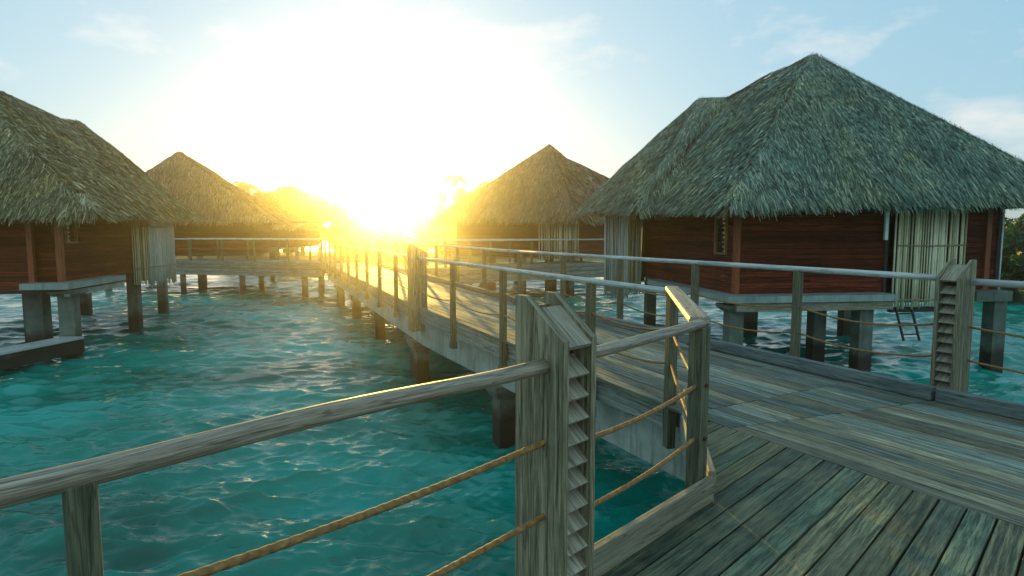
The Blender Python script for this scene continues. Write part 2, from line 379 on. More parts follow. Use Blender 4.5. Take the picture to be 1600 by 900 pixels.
# fascia boards along both edges
def off(a, b, k):
    d = norm2((b[0]-a[0], b[1]-a[1])); n = (d[1], -d[0])
    return add2(a, n, k), add2(b, n, k)
def fascia(mb, a, b, k, z1, h, t=.045, n=1):
    a2, b2 = off(a, b, k)
    for i in range(n):
        hh = h/n; zc = z1-hh*(i+.5)
        mb.board((*a2, zc), (*b2, zc), t, hh-.012, up=(0, 0, 1))
mb = MB()
fascia(mb, A_far, A_bend, .025, D-.003, .33, n=1)
fascia(mb, A_bend, A_near, .025, D-.003, .33, n=1)
mb.build('fascia_board', M['fascia'], bw, bevel=.004)
mb = MB()
fascia(mb, B_far, B_bend, -.025, D-.003, .33); fascia(mb, B_bend, B_joint, -.025, D-.003, .33); fascia(mb, B_joint, K_end, -.025, D-.003, .33)
mb.build('fascia_board', M['fascia'], bw)
# concrete girders
def girder(a, b, k, w=.28, z1=D-.31, z0=D-.84):
    a2, b2 = off(a, b, k); mb = MB()
    mb.board((*a2, (z0+z1)/2), (*b2, (z0+z1)/2), w, z1-z0)
    return mb.build('concrete_girder', M['concrete_beam'], bw, bevel=.015)
girder(A_far, A_bend, -.19); girder(A_bend, add2(A_near, d2, .9), -.19)
girder(B_far, B_bend, .25); girder(B_bend, B_joint, .25); girder(B_joint, K_end, .25)
# kerb on the right
mb = MB()
def kerb(a, b, k, h=.13, w=.10, mbx=None):
    a2, b2 = off(a, b, k); (mbx or mb).board((*a2, D+.002+h/2), (*b2, D+.002+h/2), w, h)
kerb(B_far, B_bend, .05); kerb(add2(B_bend, (.44, -.9), .02), add2(B_joint, (.44, -.9), -.0), .05)
mb.build('kerb', M['kerb'], bw, bevel=.01)
mb = MB(); kerb(add2(B_joint, d2, .03), K_end, .05); mb.build('kerb', M['kerb'], bw, bevel=.01)
# piles with caps
def pile(x, y, parent, r=.17, z1=D-.84, cap=True, sq=True, capw=.5, caph=.22, mat='concrete', rz=.45):
    mb = MB()
    if sq:
        p = [(x+r*math.cos(rz+math.pi/4+k*math.pi/2)*1.2, y+r*math.sin(rz+math.pi/4+k*math.pi/2)*1.2) for k in range(4)]
        mb.prism(p, -1.0, z1-(caph if cap else 0))
    else: mb.tube([(x, y, -1.0), (x, y, .2), (x, y, z1-(caph if cap else 0))], r, 16)
    if cap:
        c = capw/2*1.414
        q = lambda s_: [(x+c*s_*math.cos(rz+math.pi/4+k*math.pi/2), y+c*s_*math.sin(rz+math.pi/4+k*math.pi/2)) for k in range(4)]
        n = len(mb.v)
        lo = [(*v, z1-caph) for v in q(.72)]; mi = [(*v, z1-caph*.45) for v in q(1)]; hi = [(*v, z1-.002) for v in q(1)]
        mb.poly(lo[::-1])
        for a_, b_ in ((lo, mi), (mi, hi)):
            for k in range(4): mb.poly([a_[k], a_[(k+1) % 4], b_[(k+1) % 4], b_[k]])
        mb.poly(hi)
    return mb.build('pile', M[mat], parent, bevel=.015)
def along(a, b, dist, k):
    d = norm2((b[0]-a[0], b[1]-a[1])); n = (d[1], -d[0]); return add2(add2(a, d, dist), n, k)
for t in (2.9, 6.9, 10.9, 14.9, 18.9): 
    for k in (-.25, -1.95):
        pile(*along(A_bend, A_far, t, -k*0-( -k if False else 0)), bw) if False else None
for t in (1.4, 6.4, 11.4, 16.4):
    x, y = along(A_bend, A_far, t, .25); pile(x, y, bw); x, y = along(A_bend, A_far, t, 1.95); pile(x, y, bw)
for t in (-.7, 3.7):
    x, y = along(A_bend, A_near, t+.0, -.22); pile(x, y, bw); x, y = along(A_bend, A_near, t, -1.95); pile(x, y, bw)
for t in (8.6,):
    x, y = along(A_bend, A_near, t, -1.95); pile(x, y, bw)
x, y = along(B_joint, K_end, 1.5, .3); pile(x, y, bw)

# viewing platform (the side deck the camera stands on)
u = norm2((.70, .714))                    # direction of its planks and of the near fence
plat = empty('viewing_platform', (1.2, 2.0, 0), 'side platform of wide dark weathered planks in the foreground', 'platform')
FN0 = (1.16, 3.545)                        # inner edge at the corner post
mb = MB()
# plank boundaries cross the border line E_top->E_end
npl = (u[1], -u[0])                        # plank normal, pointing to the right/near
pw = .142
def hit(o_, d_, a, b):
    e = (b[0]-a[0], b[1]-a[1]); den = d_[0]*e[1]-d_[1]*e[0]
    t = ((a[0]-o_[0])*e[1]-(a[1]-o_[1])*e[0])/den
    return add2(o_, d_, t)
Kp0, Kp1 = (1.215, 3.60), (1.62, 5.62)     # short kerb line from corner post to the walkway
i = -14
while i < 44:
    o0 = add2(FN0, npl, i*pw); o1 = add2(FN0, npl, (i+1)*pw)
    e0 = hit(o0, u, E_top, E_end); e1 = hit(o1, u, E_top, E_end)
    if i < 0:
        s0 = hit(o0, u, Kp0, Kp1); s1 = hit(o1, u, Kp0, Kp1)
        if s0[1] > 5.1 or e0[1] < s0[1] or (e0[0]-s0[0]) < .04: i += 1; continue
    else:
        s0 = add2(o0, u, -6.5); s1 = add2(o1, u, -6.5)
    g = .006
    e0 = add2(e0, u, -.006); e1 = add2(e1, u, -.006)
    if i >= 2 and i % 3 == 0:
        tt = random.uniform(.35, .6); m0 = lerp(s0, e0, tt); m1 = lerp(s1, e1, tt)
        clip_plank(mb, s0, add2(m0, u, -.002), s1, add2(m1, u, -.002), D, gap=g); clip_plank(mb, add2(m0, u, .002), e0, add2(m1, u, .002), e1, D, gap=g)
    else: clip_plank(mb, s0, e0, s1, e1, D, gap=g)
    i += 1
mb.build('deck', M['platform'], plat, bevel=.004)
mb = MB()
a = add2(FN0, u, -6.5)
mb.prism([add2(a, npl, .02), add2(a, npl, 6.2), add2(hit(add2(FN0, npl, 6.2), u, E_top, E_end), u, -.02), add2(JL, u, -.03), (1.66, 5.0), (1.24, 3.62), FN0], D-.30, D-.05)
mb.build('joist_frame', M['dark'], plat)
mb = MB()
a2 = add2(a, npl, .02); b2 = add2(FN0, npl, .02); 
mb.board((*a2, D+.075), (*add2(b2, u, .02), D+.075), .045, .145); mb.build('toe_board', M['toe'], plat, bevel=.006)
mb = MB(); k0 = add2(Kp0, (.2, .98), .02)
mb.board((*k0, D+.075), (*Kp1, D+.075), .045, .145); mb.build('toe_board', M['toe'], plat, bevel=.006)
mb = MB()
a3 = add2(a, npl, -.05); b3 = add2(FN0, npl, -.05)
mb.board((*a3, D-.17), (*b3, D-.17), .045, .34); mb.board((*add2(Kp0, (-1, .2), .03), D-.17), (*add2(Kp1, (-1, .2), .03), D-.17), .04, .34)
mb.build('fascia_board', M['fascia'], plat, bevel=.004)

# ------------------------------------------------------------------ fences
def rope(mb, a, b, sag, r=.011, near=False):
    n = int(max(12, (V3(b)-V3(a)).length/(.006 if near else .12))); pts = []
    for i in range(n+1):
        t = i/n; p = V3(a).lerp(V3(b), t); p.z -= sag*4*t*(1-t); pts.append(p)
    if near: mb.tube(pts, r, 16, rf=lambda th, L: 1+.17*abs(math.cos(1.5*th-L*75))-.08)
    else: mb.tube(pts, r, 8)
def fence(name, label, group, pts, posts, h=1.05, foot=-.35, pw=.09, rr=.042, ropes=(.70, .38), sag=.05, near=False, z=D, mat_rail='pale_rail', mat_post='post', end_post=True, block=True, cat='fence', postext=None, rope_r=.011, rope_pts=None, flat=False):
    """pts: handrail corner points (x,y); posts: points (x,y) on the line"""
    e = empty(name, (pts[0][0], pts[0][1], z), label, cat, group)
    for i in range(len(pts)-1):
        mb = MB(); a, b = pts[i], pts[i+1]
        L = math.hypot(b[0]-a[0], b[1]-a[1]); n = max(2, int(L/(.12 if near else 1.0)))
        seed = random.uniform(0, 9)
        P = [(*lerp(a, b, t/n), z+h+(.006*math.sin(seed+t*.5) if near else 0)) for t in range(n+1)]
        if near: mb.tube(P, rr, 24, rf=lambda th, L_: 1+.035*math.sin(2*th+L_*2.3+seed)+.03*math.sin(L_*4.1+seed)+.02*math.sin(3*th-L_*7), squash=.93)
        else: mb.tube(P, rr, 12)
        mb.build('handrail', M[mat_rail], e, smooth=True)
    for j, p in enumerate(posts):
        mb = MB()
        k = min(range(len(pts)-1), key=lambda q: abs((p[0]-pts[q][0])*(pts[q+1][1]-pts[q][1])-(p[1]-pts[q][1])*(pts[q+1][0]-pts[q][0]))/math.hypot(pts[q+1][0]-pts[q][0], pts[q+1][1]-pts[q][1])) if len(pts) > 2 else 0
        dd = norm2((pts[k+1][0]-pts[k][0], pts[k+1][1]-pts[k][1])); rz = math.atan2(dd[1], dd[0])
        mb.vbox(p[0], p[1], z+foot, z+h-rr*.55, pw, pw, rz)
        o = mb.build('post', M[mat_post], e, bevel=.005)
        if block:
            mb = MB(); mb.vbox(p[0], p[1], z+foot-.02, z+foot+.10, pw*1.5, pw*1.25, rz); mb.build('post_block', M[mat_post], o, bevel=.006)
    rp = rope_pts or posts
    for hgt in ropes:
        for j in range(len(rp)-1):
            mb = MB(); rope(mb, (*rp[j], z+hgt), (*rp[j+1], z+hgt), sag*random.uniform(.8, 1.2), r=rope_r, near=near)
            mb.build('rope', M['rope'], e, smooth=True)
    return e
# near fence to the left of the foreground bollard
FR = (.13, 2.46)
fL_start = add2(FR, u, -5.0)
pL = add2(FR, u, -1.575)
fence('rope_fence', 'thick round handrail with two brown ropes running left from the foreground bollard', 'rope fences', [fL_start, add2(FR, u, .012)],
      [add2(FR, u, -3.4), pL], h=1.06, foot=-.6, pw=.06, rr=.033, near=True, block=False, mat_rail='rail', rope_r=.0125, sag=.022, ropes=(.735, .42),
      rope_pts=[add2(FR, u, -3.4), pL, add2(FR, u, -.0)], mat_post='post')
# short fence bollard -> corner post -> second post
PC = (1.105, 3.575); P2 = (1.475, 5.62)
e = empty('rope_fence', (*PC, D), 'short rope fence turning at the foreground corner post right of the bollard', 'fence', 'rope fences')
mb = MB(); st = add2(FR, u, .235); n = 10
P = [(*lerp(st, PC, t/n), D+1.06) for t in range(n+1)]; P.append((*add2(PC, u, .05), D+1.06))
mb.tube(P, .031, 24, rf=lambda th, L_: 1+.03*math.sin(2*th+L_*3)+.02*math.sin(L_*5), squash=.9); mb.build('handrail', M['rail'], e, smooth=True)
mb = MB(); mb.board((*add2(PC, (.18, .98), .0), D+1.075), (*add2(P2, (.18, .98), .06), D+1.075), .125, .05)
mb.build('handrail', M['rail'], e, bevel=.016)
for (p, rz, w, foot) in ((PC, math.atan2(u[1], u[0]), .1, .0), (P2, .2+math.pi/2, .095, -.42)):
    mb = MB(); mb.vbox(p[0], p[1], D+foot, D+1.045, w, w*.9, rz); o = mb.build('post', M['post'], e, bevel=.006)
for hz in (.70, .38):
    mb = MB(); q = add2(PC, npl, .047); mb.tube([(q[0], q[1], D+hz), (q[0]+npl[0]*.012, q[1]+npl[1]*.012, D+hz)], .012, 10)
    mb.build('bolt', M['bolt'], e)
for hz in (.70, .38):
    mb = MB(); rope(mb, (*st, D+hz-.02), (*PC, D+hz), .03, .0115, True); mb.build('rope', M['rope'], e, smooth=True)
    mb = MB(); rope(mb, (*PC, D+hz), (*P2, D+hz), .03, .0115, True); mb.build('rope', M['rope'], e, smooth=True)

# walkway rails
kl = -.085*1
def edge_pts(a, b, ds, k): return [along(a, b, t, k) for t in ds]
Ln = math.hypot(A_near[0]-A_bend[0], A_near[1]-A_bend[1])
a_, b_ = along(A_bend, A_near, .12, .07), P2
fence('rope_fence', 'pale handrail and ropes on the left edge of the near boardwalk stretch', 'rope fences', [a_, b_],
      [lerp(a_, b_, t) for t in (.262, .532, .828)], h=1.05, foot=-.48, pw=.088, rr=.032, rope_pts=[a_]+[lerp(a_, b_, t) for t in (.262, .532, .828)]+[b_], sag=.07)
a_ = along(A_bend, A_far, .15, -.07); b_ = along(A_bend, A_far, 19.9, -.07)
ps = edge_pts(A_bend, A_far, [2.2*i for i in range(1, 10)], -.07)
fence('rope_fence', 'far left handrail of the boardwalk fading into the sun glare', 'rope fences', [a_, b_], ps, h=1.05, foot=-.48, pw=.095, rr=.036, rope_pts=[a_]+ps, sag=.07)
# right rail
kR = .16
br = (4.26, 5.88)                       # right bollard
a_ = add2(B_bend, (.9, .43), .12); 
mid = (1.28, 11.3)
R0 = add2(br, d2, -.12)
def rp_(t): return along(B_joint, B_bend, t, .12)
rL = math.hypot(a_[0]-R0[0], a_[1]-R0[1]); rpost = [lerp(R0, a_, t/rL) for t in (1.62, 3.36, 5.16, 7.05)]
fence('rope_fence', 'pale handrail and sagging ropes along the right edge of the near boardwalk', 'rope fences', [R0, a_], rpost, h=1.15, foot=-.2, pw=.085, rr=.033, rope_pts=[R0]+rpost+[a_], sag=.09, block=False)
b_ = add2(B_far, (.9, .43), .1)
dl = math.hypot(b_[0]-a_[0], b_[1]-a_[1])
# leave a gap where the cross bridge joins
t1 = 12.0/dl
ps = [lerp(a_, b_, t/dl) for t in (0, 2.4, 4.8, 7.2, 9.6, 12.0)]
fence('rope_fence', 'right handrail of the far boardwalk stretch up to the side bridge', 'rope fences', [a_, ps[-1]], ps, h=1.15, foot=-.3, pw=.09, rr=.036, sag=.09, block=False)
c_ = add2(K_end, (.87, .5), .1)
s_ = add2(add2(br, d2, .14), (0, 0), 0)
ps = [add2(s_, d2, t) for t in (1.9, 3.8, 5.7)]
fence('rope_fence', 'pale handrail leaving the right bollard toward the frame edge', 'rope fences', [s_, ps[-1]], ps, h=1.13, foot=-.2, pw=.085, rr=.033, rope_pts=[s_]+ps, sag=.05, block=False)

# louvered bollard (built once, copied); front (louvers) faces local -Y, width along X
def make_bollard(label, loc, rz, foot):
    e = empty('louvered_bollard', loc, label, 'bollard', 'louvered bollards on the boardwalk', rz)
    W, DP, t = .215, .265, .034; hb, hf = 1.335, 1.165
    for sx in (-1, 1):
        mb = MB(); x = sx*(W/2-t/2)
        prof = [(-DP/2, foot), (DP/2, foot), (DP/2, hb), (DP/2-.055, hb), (-DP/2, hf)]
        L_ = [(x-t/2, y, z) for y, z in prof]; R_ = [(x+t/2, y, z) for y, z in prof]
        uvs = [(z, y) for y, z in prof]
        mb.poly(L_[::-1], uvs[::-1]); mb.poly(R_, uvs)
        for k in range(5):
            k2 = (k+1) % 5
            mb.poly([L_[k], L_[k2], R_[k2], R_[k]], [(prof[k][1], 0), (prof[k2][1], 0), (prof[k2][1], t), (prof[k][1], t)])
        mb.build('side_board', M['bollard'], e, bevel=.004, local=True)
    mb = MB(); mb.board((0, DP/2-.09, hb-.058), (0, -DP/2+.0, hf-.032), W-2*t-.004, .022, side=(1, 0, 0)); mb.build('cap_board', M['louver'], e, bevel=.003, local=True)
    mb = MB(); mb.board((0, DP/2-.02, foot), (0, DP/2-.02, hb-.05), W-2*t-.004, .03, side=(1, 0, 0)); mb.build('back_board', M['bollard'], e, bevel=.003, local=True)
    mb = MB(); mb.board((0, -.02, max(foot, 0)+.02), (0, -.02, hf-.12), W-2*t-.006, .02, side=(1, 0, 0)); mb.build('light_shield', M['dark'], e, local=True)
    n = 11
    for k in range(n):
        z = hf-.105-k*.094; mb = MB()
        mb.board((0, -DP/2+.008, z-.05), (0, -DP/2+.100, z+.020), W-2*t-.004, .013, side=(1, 0, 0)); mb.build('louver', M['louver'], e, bevel=.002, local=True)
    # inner post the rail is fixed to
    return e
fdir = math.atan2(u[1], u[0])
bc = add2(add2(FR, u, .108), npl, -.03)
b0 = make_bollard('tall louvered wooden bollard in the foreground at the start of the near fence', (*bc, D), fdir, -.5)
b1 = copy_tree(b0); b1.location = (*add2(br, d2, 0), D); b1.rotation_euler.z = math.atan2(-d2[1], -d2[0])+math.pi + math.pi
b1['label'] = 'blue-grey louvered bollard outside the kerb at the right of the boardwalk'
b2 = copy_tree(b0); b2.location = (A_bend[0]-.06, A_bend[1]-.02, D); b2.rotation_euler.z = math.atan2(.9, -.43)
b2.scale = (1.3, 1.3, 1.0); b2['label'] = 'sunlit louvered bollard at the boardwalk bend, backlit by the glare'
# louver normal checks: local -Y must face the deck
for b_, tgt in ((b0, npl), (b1, (-.88, -.47)), (b2, (.9, .43))):
    b_.rotation_euler.z = math.atan2(tgt[1], tgt[0])+math.pi/2

# ------------------------------------------------------------------ side bridges
def bridge(label, f0, f1, width, away, piles_at, h=1.2, boards=4, zt=D):
    """front edge f0->f1; away: unit normal pointing away from the viewer"""
    e = empty('side_bridge', (*lerp(f0, f1, .5), 0), label, 'bridge', 'timber side bridges')
    g0, g1 = add2(f0, away, width), add2(f1, away, width)
    L = math.hypot(f1[0]-f0[0], f1[1]-f0[1]); mb = MB(); n = int(L/.15)
    for i in range(n):
        clip_plank(mb, lerp(f0, f1, i/n), lerp(g0, g1, i/n), lerp(f0, f1, (i+1)/n), lerp(g0, g1, (i+1)/n), zt)
    mb.build('deck', M['deck'], e)
    for (a, b) in ((f0, f1), (g0, g1)):
        mb = MB(); hh = .20
        for k in range(boards):
            z = zt+.03-hh*(k+.5); mb.board((a[0], a[1], z), (b[0], b[1], z), .05, hh-.035)
        mb.board((a[0], a[1]+.04, zt-.37), (b[0], b[1]+.04, zt-.37), .03, .72)
        mb.build('fascia_board', M['fascia'], e)
    for t in piles_at:
        for q in (add2(lerp(f0, f1, t), away, .3), add2(lerp(f0, f1, t), away, width-.3)): pile(q[0], q[1], e, r=.17, z1=zt-.5, cap=False)
    return e, g0, g1
def bridge_fence(label, a, b, n, h=1.2):
    ps = [lerp(a, b, i/n) for i in range(n+1)]
    return fence('rope_fence', label, 'rope fences', [a, b], ps, h=h, foot=-.25, pw=.09, rr=.04, sag=.05, block=False)
LB0, LB1 = (-9.9, 31.9), (-19.6, 34.2); aw = norm2((.25, .97))
e1, g0, g1 = bridge('slatted timber bridge left of the boardwalk end, leading to the left huts', LB0, LB1, 2.2, aw, (.12, .5, .88))
bridge_fence('front railing of the left side bridge', add2(LB0, aw, .05), add2(LB1, aw, .05), 5)
bridge_fence('back railing of the left side bridge', add2(g0, aw, -.05), add2(g1, aw, -.05), 5)
RB0, RB1 = (-4.9, 26.2), (4.9, 32.0); aw2 = norm2((-.5, .86))
e2, g0, g1 = bridge('slatted timber bridge right of the boardwalk in front of the middle hut', RB0, RB1, 2.2, aw2, (.1, .38, .82))
bridge_fence('front railing of the right side bridge', add2(RB0, aw2, .05), add2(RB1, aw2, .05), 5)
bridge_fence('back railing of the right side bridge', add2(g0, aw2, -.05), add2(g1, aw2, -.05), 5)

# ------------------------------------------------------------------ huts
def tri_area(a, b, c): return ((b-a).cross(c-a)).length/2
def thatch_roof(faces, hut, nblades, mats=('thatch', 'fringe', 'thatch_core'), bl=.42, bw_=.026, thick=.22, sag=.16, eaves=(), fr_per_m=70, sub=14, caps=()):
    """faces: triangles (a,b,apex) with a-b the eave edge (or any tri); sag makes slopes slightly bellied"""
    mb = MB()
    tris = [tuple(V3(p) for p in f) for f in faces]
    cen = sum((sum(t, V3()) / 3 for t in tris), V3()) / len(tris)
    def N(t):
        n = (t[1]-t[0]).cross(t[2]-t[0]).normalized()
        return n if n.z > 0 else -n
    def bump(p): return .05*math.sin(p.x*1.7+p.y*.9)+.04*math.sin(p.y*2.3-p.z*1.9)+.03*math.sin(p.x*4.1+p.z*3)
    def surf(t, n, u_, v_):
        p = t[0]+(t[1]-t[0])*u_+(t[2]-t[0])*v_
        w = 1-u_-v_
        m = (27*max(w, 0)*max(u_, 0)*max(v_, 0))
        return p + n*(sag*m**.5+ .6*bump(p)*min(1, m*2))
    for t in tris:
        n = N(t)
        for i in range(sub):
            for j in range(sub-i):
                a = surf(t, n, i/sub, j/sub); b = surf(t, n, (i+1)/sub, j/sub); c = surf(t, n, i/sub, (j+1)/sub)
                mb.poly([a, b, c])
                if i+j < sub-1:
                    d_ = surf(t, n, (i+1)/sub, (j+1)/sub); mb.poly([b, d_, c])
    # thick eave edge and soffit
    for a, b in eaves:
        a = V3(a); b = V3(b); mb.poly([a, b, b+V3((0, 0, -thick)), a+V3((0, 0, -thick))])
    roof = mb.build('roof', M[mats[2]], hut)
    # blades
    areas = np.array([tri_area(*t) for t in tris]); areas /= areas.sum()
    Vs = []
    cnt = RNG.multinomial(nblades, areas)
    for t, c in zip(tris, cnt):
        n = N(t); nn = np.array(n)
        r1 = RNG.random(c); r2 = RNG.random(c); fl = r1+r2 > 1; r1[fl] = 1-r1[fl]; r2[fl] = 1-r2[fl]
        A, B, C = (np.array(x) for x in t)
        P = A+(B-A)*r1[:, None]+(C-A)*r2[:, None]
        m = np.sqrt(np.clip(27*(1-r1-r2)*r1*r2, 0, None))
        bx = .05*np.sin(P[:, 0]*1.7+P[:, 1]*.9)+.04*np.sin(P[:, 1]*2.3-P[:, 2]*1.9)+.03*np.sin(P[:, 0]*4.1+P[:, 2]*3)
        P = P+nn*(sag*m+.6*bx*np.minimum(1, m*m*2)+.01)[:, None]
        down = np.array((0, 0, -1.0))-nn*(-nn[2]); down /= np.linalg.norm(down)
        side = np.cross(nn, down)
        clump = .35*np.sin(P[:, 0]*2.2+P[:, 2]*3.1)*np.sin(P[:, 1]*1.9-P[:, 2]*1.3)
        ja = RNG.normal(0, .12, c)+clump*.3
        dr = down*np.cos(ja)[:, None]+side*np.sin(ja)[:, None]
        sd = -down*np.sin(ja)[:, None]+side*np.cos(ja)[:, None]
        L = bl*RNG.uniform(.5, 1.25, c)[:, None]; w = bw_*RNG.uniform(.6, 1.5, c)[:, None]
        tip = P+dr*L+nn*(RNG.uniform(.005, .045, c)[:, None]); mid_ = P+dr*L*.5+nn*(.025+RNG.random(c)*.015)[:, None]
        tw = nn*(RNG.normal(0, .35, c)[:, None])*w
        Vs.append(np.stack([P-sd*w/2, P+sd*w/2, mid_+sd*w/2+tw, mid_-sd*w/2-tw, tip+sd*w*.22+tw*.4, tip-sd*w*.22-tw*.4], 1))
    Vv = np.concatenate(Vs); k = len(Vv); base = (np.arange(k)*6)[:, None]
    q = np.concatenate([base+np.array([[0, 1, 2, 3]]), base+np.array([[3, 2, 4, 5]])])
    th = np_mesh('thatch', Vv.reshape(-1, 3), q, M[mats[0]], roof)
    Hs = []
    for a, b in caps:
        A = np.array(a); B = np.array(b); L_ = np.linalg.norm(B-A); c = int(L_*260); d_ = (B-A)/L_
        t = RNG.random(c)
        P = A+(B-A)*t[:, None]; wob = .10*np.sin(t*L_*1.3+a[0])+.05*np.sin(t*L_*3.7)
        sdv = np.cross(d_, (0, 0, 1.)); sdv /= np.linalg.norm(sdv); upv = np.cross(sdv, d_); upv *= np.sign(upv[2])
        o_ = RNG.normal(0, .13, c); P = P+sdv*(o_+wob*np.sin(math.pi*t))[:, None]+upv*(.05-.5*np.abs(o_)+RNG.uniform(-.02, .03, c))[:, None]
        dn = -d_ if d_[2] > 0 else d_
        ja = np.sign(o_)*RNG.uniform(.1, .9, c)+RNG.normal(0, .2, c)
        dr = dn*np.cos(ja)[:, None]+sdv*np.sin(ja)[:, None]-upv*(np.abs(np.sin(ja))*.65)[:, None]
        sd = np.cross(dr, upv); sd /= np.linalg.norm(sd, axis=1)[:, None]
        ln = RNG.uniform(.15, .42, c)[:, None]; w = bw_*RNG.uniform(.6, 1.5, c)[:, None]; tip = P+dr*ln
        Hs.append(np.stack([P-sd*w/2, P+sd*w/2, tip+sd*w*.25, tip-sd*w*.25], 1))
    if Hs:
        Vv = np.concatenate(Hs); k = len(Vv); q = (np.arange(k)*4)[:, None]+np.array([[0, 1, 2, 3]])
        np_mesh('hip_thatch', Vv.reshape(-1, 3), q, M[mats[0]], roof)
    # ragged eave fringe
    Fs = []
    for a, b in eaves:
        A = np.array(a); B = np.array(b); L_ = np.linalg.norm(B-A); c = int(L_*fr_per_m); d_ = (B-A)/L_
        t = RNG.random(c); out = np.array((d_[1], -d_[0], 0)); mcen = np.array(cen); mid2 = (A+B)/2
        if np.dot(out, mid2-mcen) < 0: out = -out
        P = A+(B-A)*t[:, None]+out*RNG.uniform(-.45, .02, c)[:, None]
        inn = np.dot(P-A, -out); ed = np.minimum(t, 1-t)*L_; P = P+out*np.where(inn > ed, inn-ed*.5, 0)[:, None]; inn = np.dot(P-A, -out); P[:, 2] += inn*1.02+np.where(inn > .06, RNG.uniform(.04, .10, c), RNG.uniform(-.14, .04, c))
        ja = RNG.normal(0, .13, c); tilt = RNG.uniform(.8, 1.3, c)
        dr = out*np.cos(tilt)[:, None]*np.cos(ja)[:, None]+np.array((0, 0, -1.))*np.sin(tilt)[:, None]+d_*np.sin(ja)[:, None]
        sd = np.cross(dr, out+np.array((0, 0, .6))); sd /= np.linalg.norm(sd, axis=1)[:, None]
        ln = RNG.uniform(.16, .32, c)[:, None]*(.8+.35*np.sin(t*L_*2.7)[:, None]*np.sin(t*L_*1.1+1)[:, None]); w = bw_*RNG.uniform(.6, 1.5, c)[:, None]
        tip = P+dr*ln
        Fs.append(np.stack([P-sd*w/2, P+sd*w/2, tip+sd*w*.25, tip-sd*w*.25], 1))
    if Fs:
        Vv = np.concatenate(Fs); k = len(Vv); q = (np.arange(k)*4)[:, None]+np.array([[0, 1, 2, 3]])
        np_mesh('eave_fringe', Vv.reshape(-1, 3), q, M[mats[1]], roof)
    return roof
def hip(corners, apex): 
    n = len(corners); return [(corners[i], corners[(i+1) % n], apex) for i in range(n)]
def eaves_of(corners): return [(corners[i], corners[(i+1) % len(corners)]) for i in range(len(corners))]
def plank_wall(hut, a, b, z0, z1, name='wall', mat='redwood', bh=.135, t=.03, gaps=()):
    mb = MB(); n = int((z1-z0)/bh)
    d = norm2((b[0]-a[0], b[1]-a[1]))
    nb = (d[1], -d[0])
    for i in range(n+1):
        z = z0+bh*(i+.5)
        jt = random.uniform(.25, .75)
        segs = [(0, jt), (jt, 1)] if random.random() < .6 else [(0, 1)]
        for s0, s1 in segs:
            # skip window openings
            L = math.hypot(b[0]-a[0], b[1]-a[1]); cuts = [(s0*L, s1*L)]
            for (g0_, g1_, gz0, gz1) in gaps:
                if gz0 < z < gz1:
                    new = []
                    for c0, c1 in cuts:
                        if g1_ <= c0 or g0_ >= c1: new.append((c0, c1)); continue
                        if c0 < g0_: new.append((c0, g0_))
                        if g1_ < c1: new.append((g1_, c1))
                    cuts = new
            for c0, c1 in cuts:
                if c1-c0 < .02: continue
                p, q = add2(a, d, c0+.002), add2(a, d, c1-.002)
                mb.board((*p, z), (*q, z), t, bh-.012, up=(nb[0]*.10, nb[1]*.10, 1))
    o = mb.build(name, M[mat], hut)
    L = math.hypot(b[0]-a[0], b[1]-a[1]); mb = MB()
    xs = [(0, L)]
    for g0_, g1_, *_ in gaps: xs = [(0, g0_-.03), (g1_+.03, L)]
    for x0, x1 in xs:
        p, q = add2(a, d, x0+.01), add2(a, d, x1-.01)
        hl = hut.location; tow = (hl.x-a[0])*nb[0]+(hl.y-a[1])*nb[1]
        for sgn in (.028 if tow > 0 else -.028,):
            mb.board((*add2(p, nb, sgn), (z0+z1)/2), (*add2(q, nb, sgn), (z0+z1)/2), .02, z1-z0)
    mb.build('backing', M['dark'], o)
    return o
def canes(hut, a, b, z0, z1, mat='cane', spacing=.062, r=.021, bands=(.12, .55), jag=.10, band_mat='lash', outn=None, lab=None):
    mb = MB(); L = math.hypot(b[0]-a[0], b[1]-a[1]); n = int(L/spacing); d = norm2((b[0]-a[0], b[1]-a[1])); nb = outn or (d[1], -d[0])
    for i in range(n+1):
        t = (i+random.uniform(-.25, .25))/n*L; q = add2(add2(a, d, t), nb, random.uniform(-.012, .012)); lean = random.uniform(-.02, .02)
        rr = r*random.uniform(.6, 1.3); zb = z0+random.uniform(-jag, jag)
        top = (q[0]+d[0]*lean, q[1]+d[1]*lean, z1); zm = (zb+z1)/2
        mb.tube([(q[0], q[1], zb), (q[0]+d[0]*lean*.5+random.uniform(-.006, .006), q[1], zm), top], rr, 7)
    o = mb.build('bamboo_screen', M[mat], hut, smooth=True)
    if lab: o['label'] = lab
    for f in bands:
        mb = MB(); z = z1-(z1-z0)*f
        p, q = add2(add2(a, d, 0), nb, .035), add2(add2(b, d, 0), nb, .035)
        mb.tube([(*p, z), (*lerp(p, q, .5), z-.015), (*q, z+.01)], .02, 8)
        mb.build('band', M[band_mat], o, smooth=True)
    mb = MB(); p, q = add2(a, nb, -.06), add2(b, nb, -.06); mb.board((*p, (z0+.12+z1)/2), (*q, (z0+.12+z1)/2), .02, z1-z0-.12); mb.build('backing', M['dark'], o)
    return o
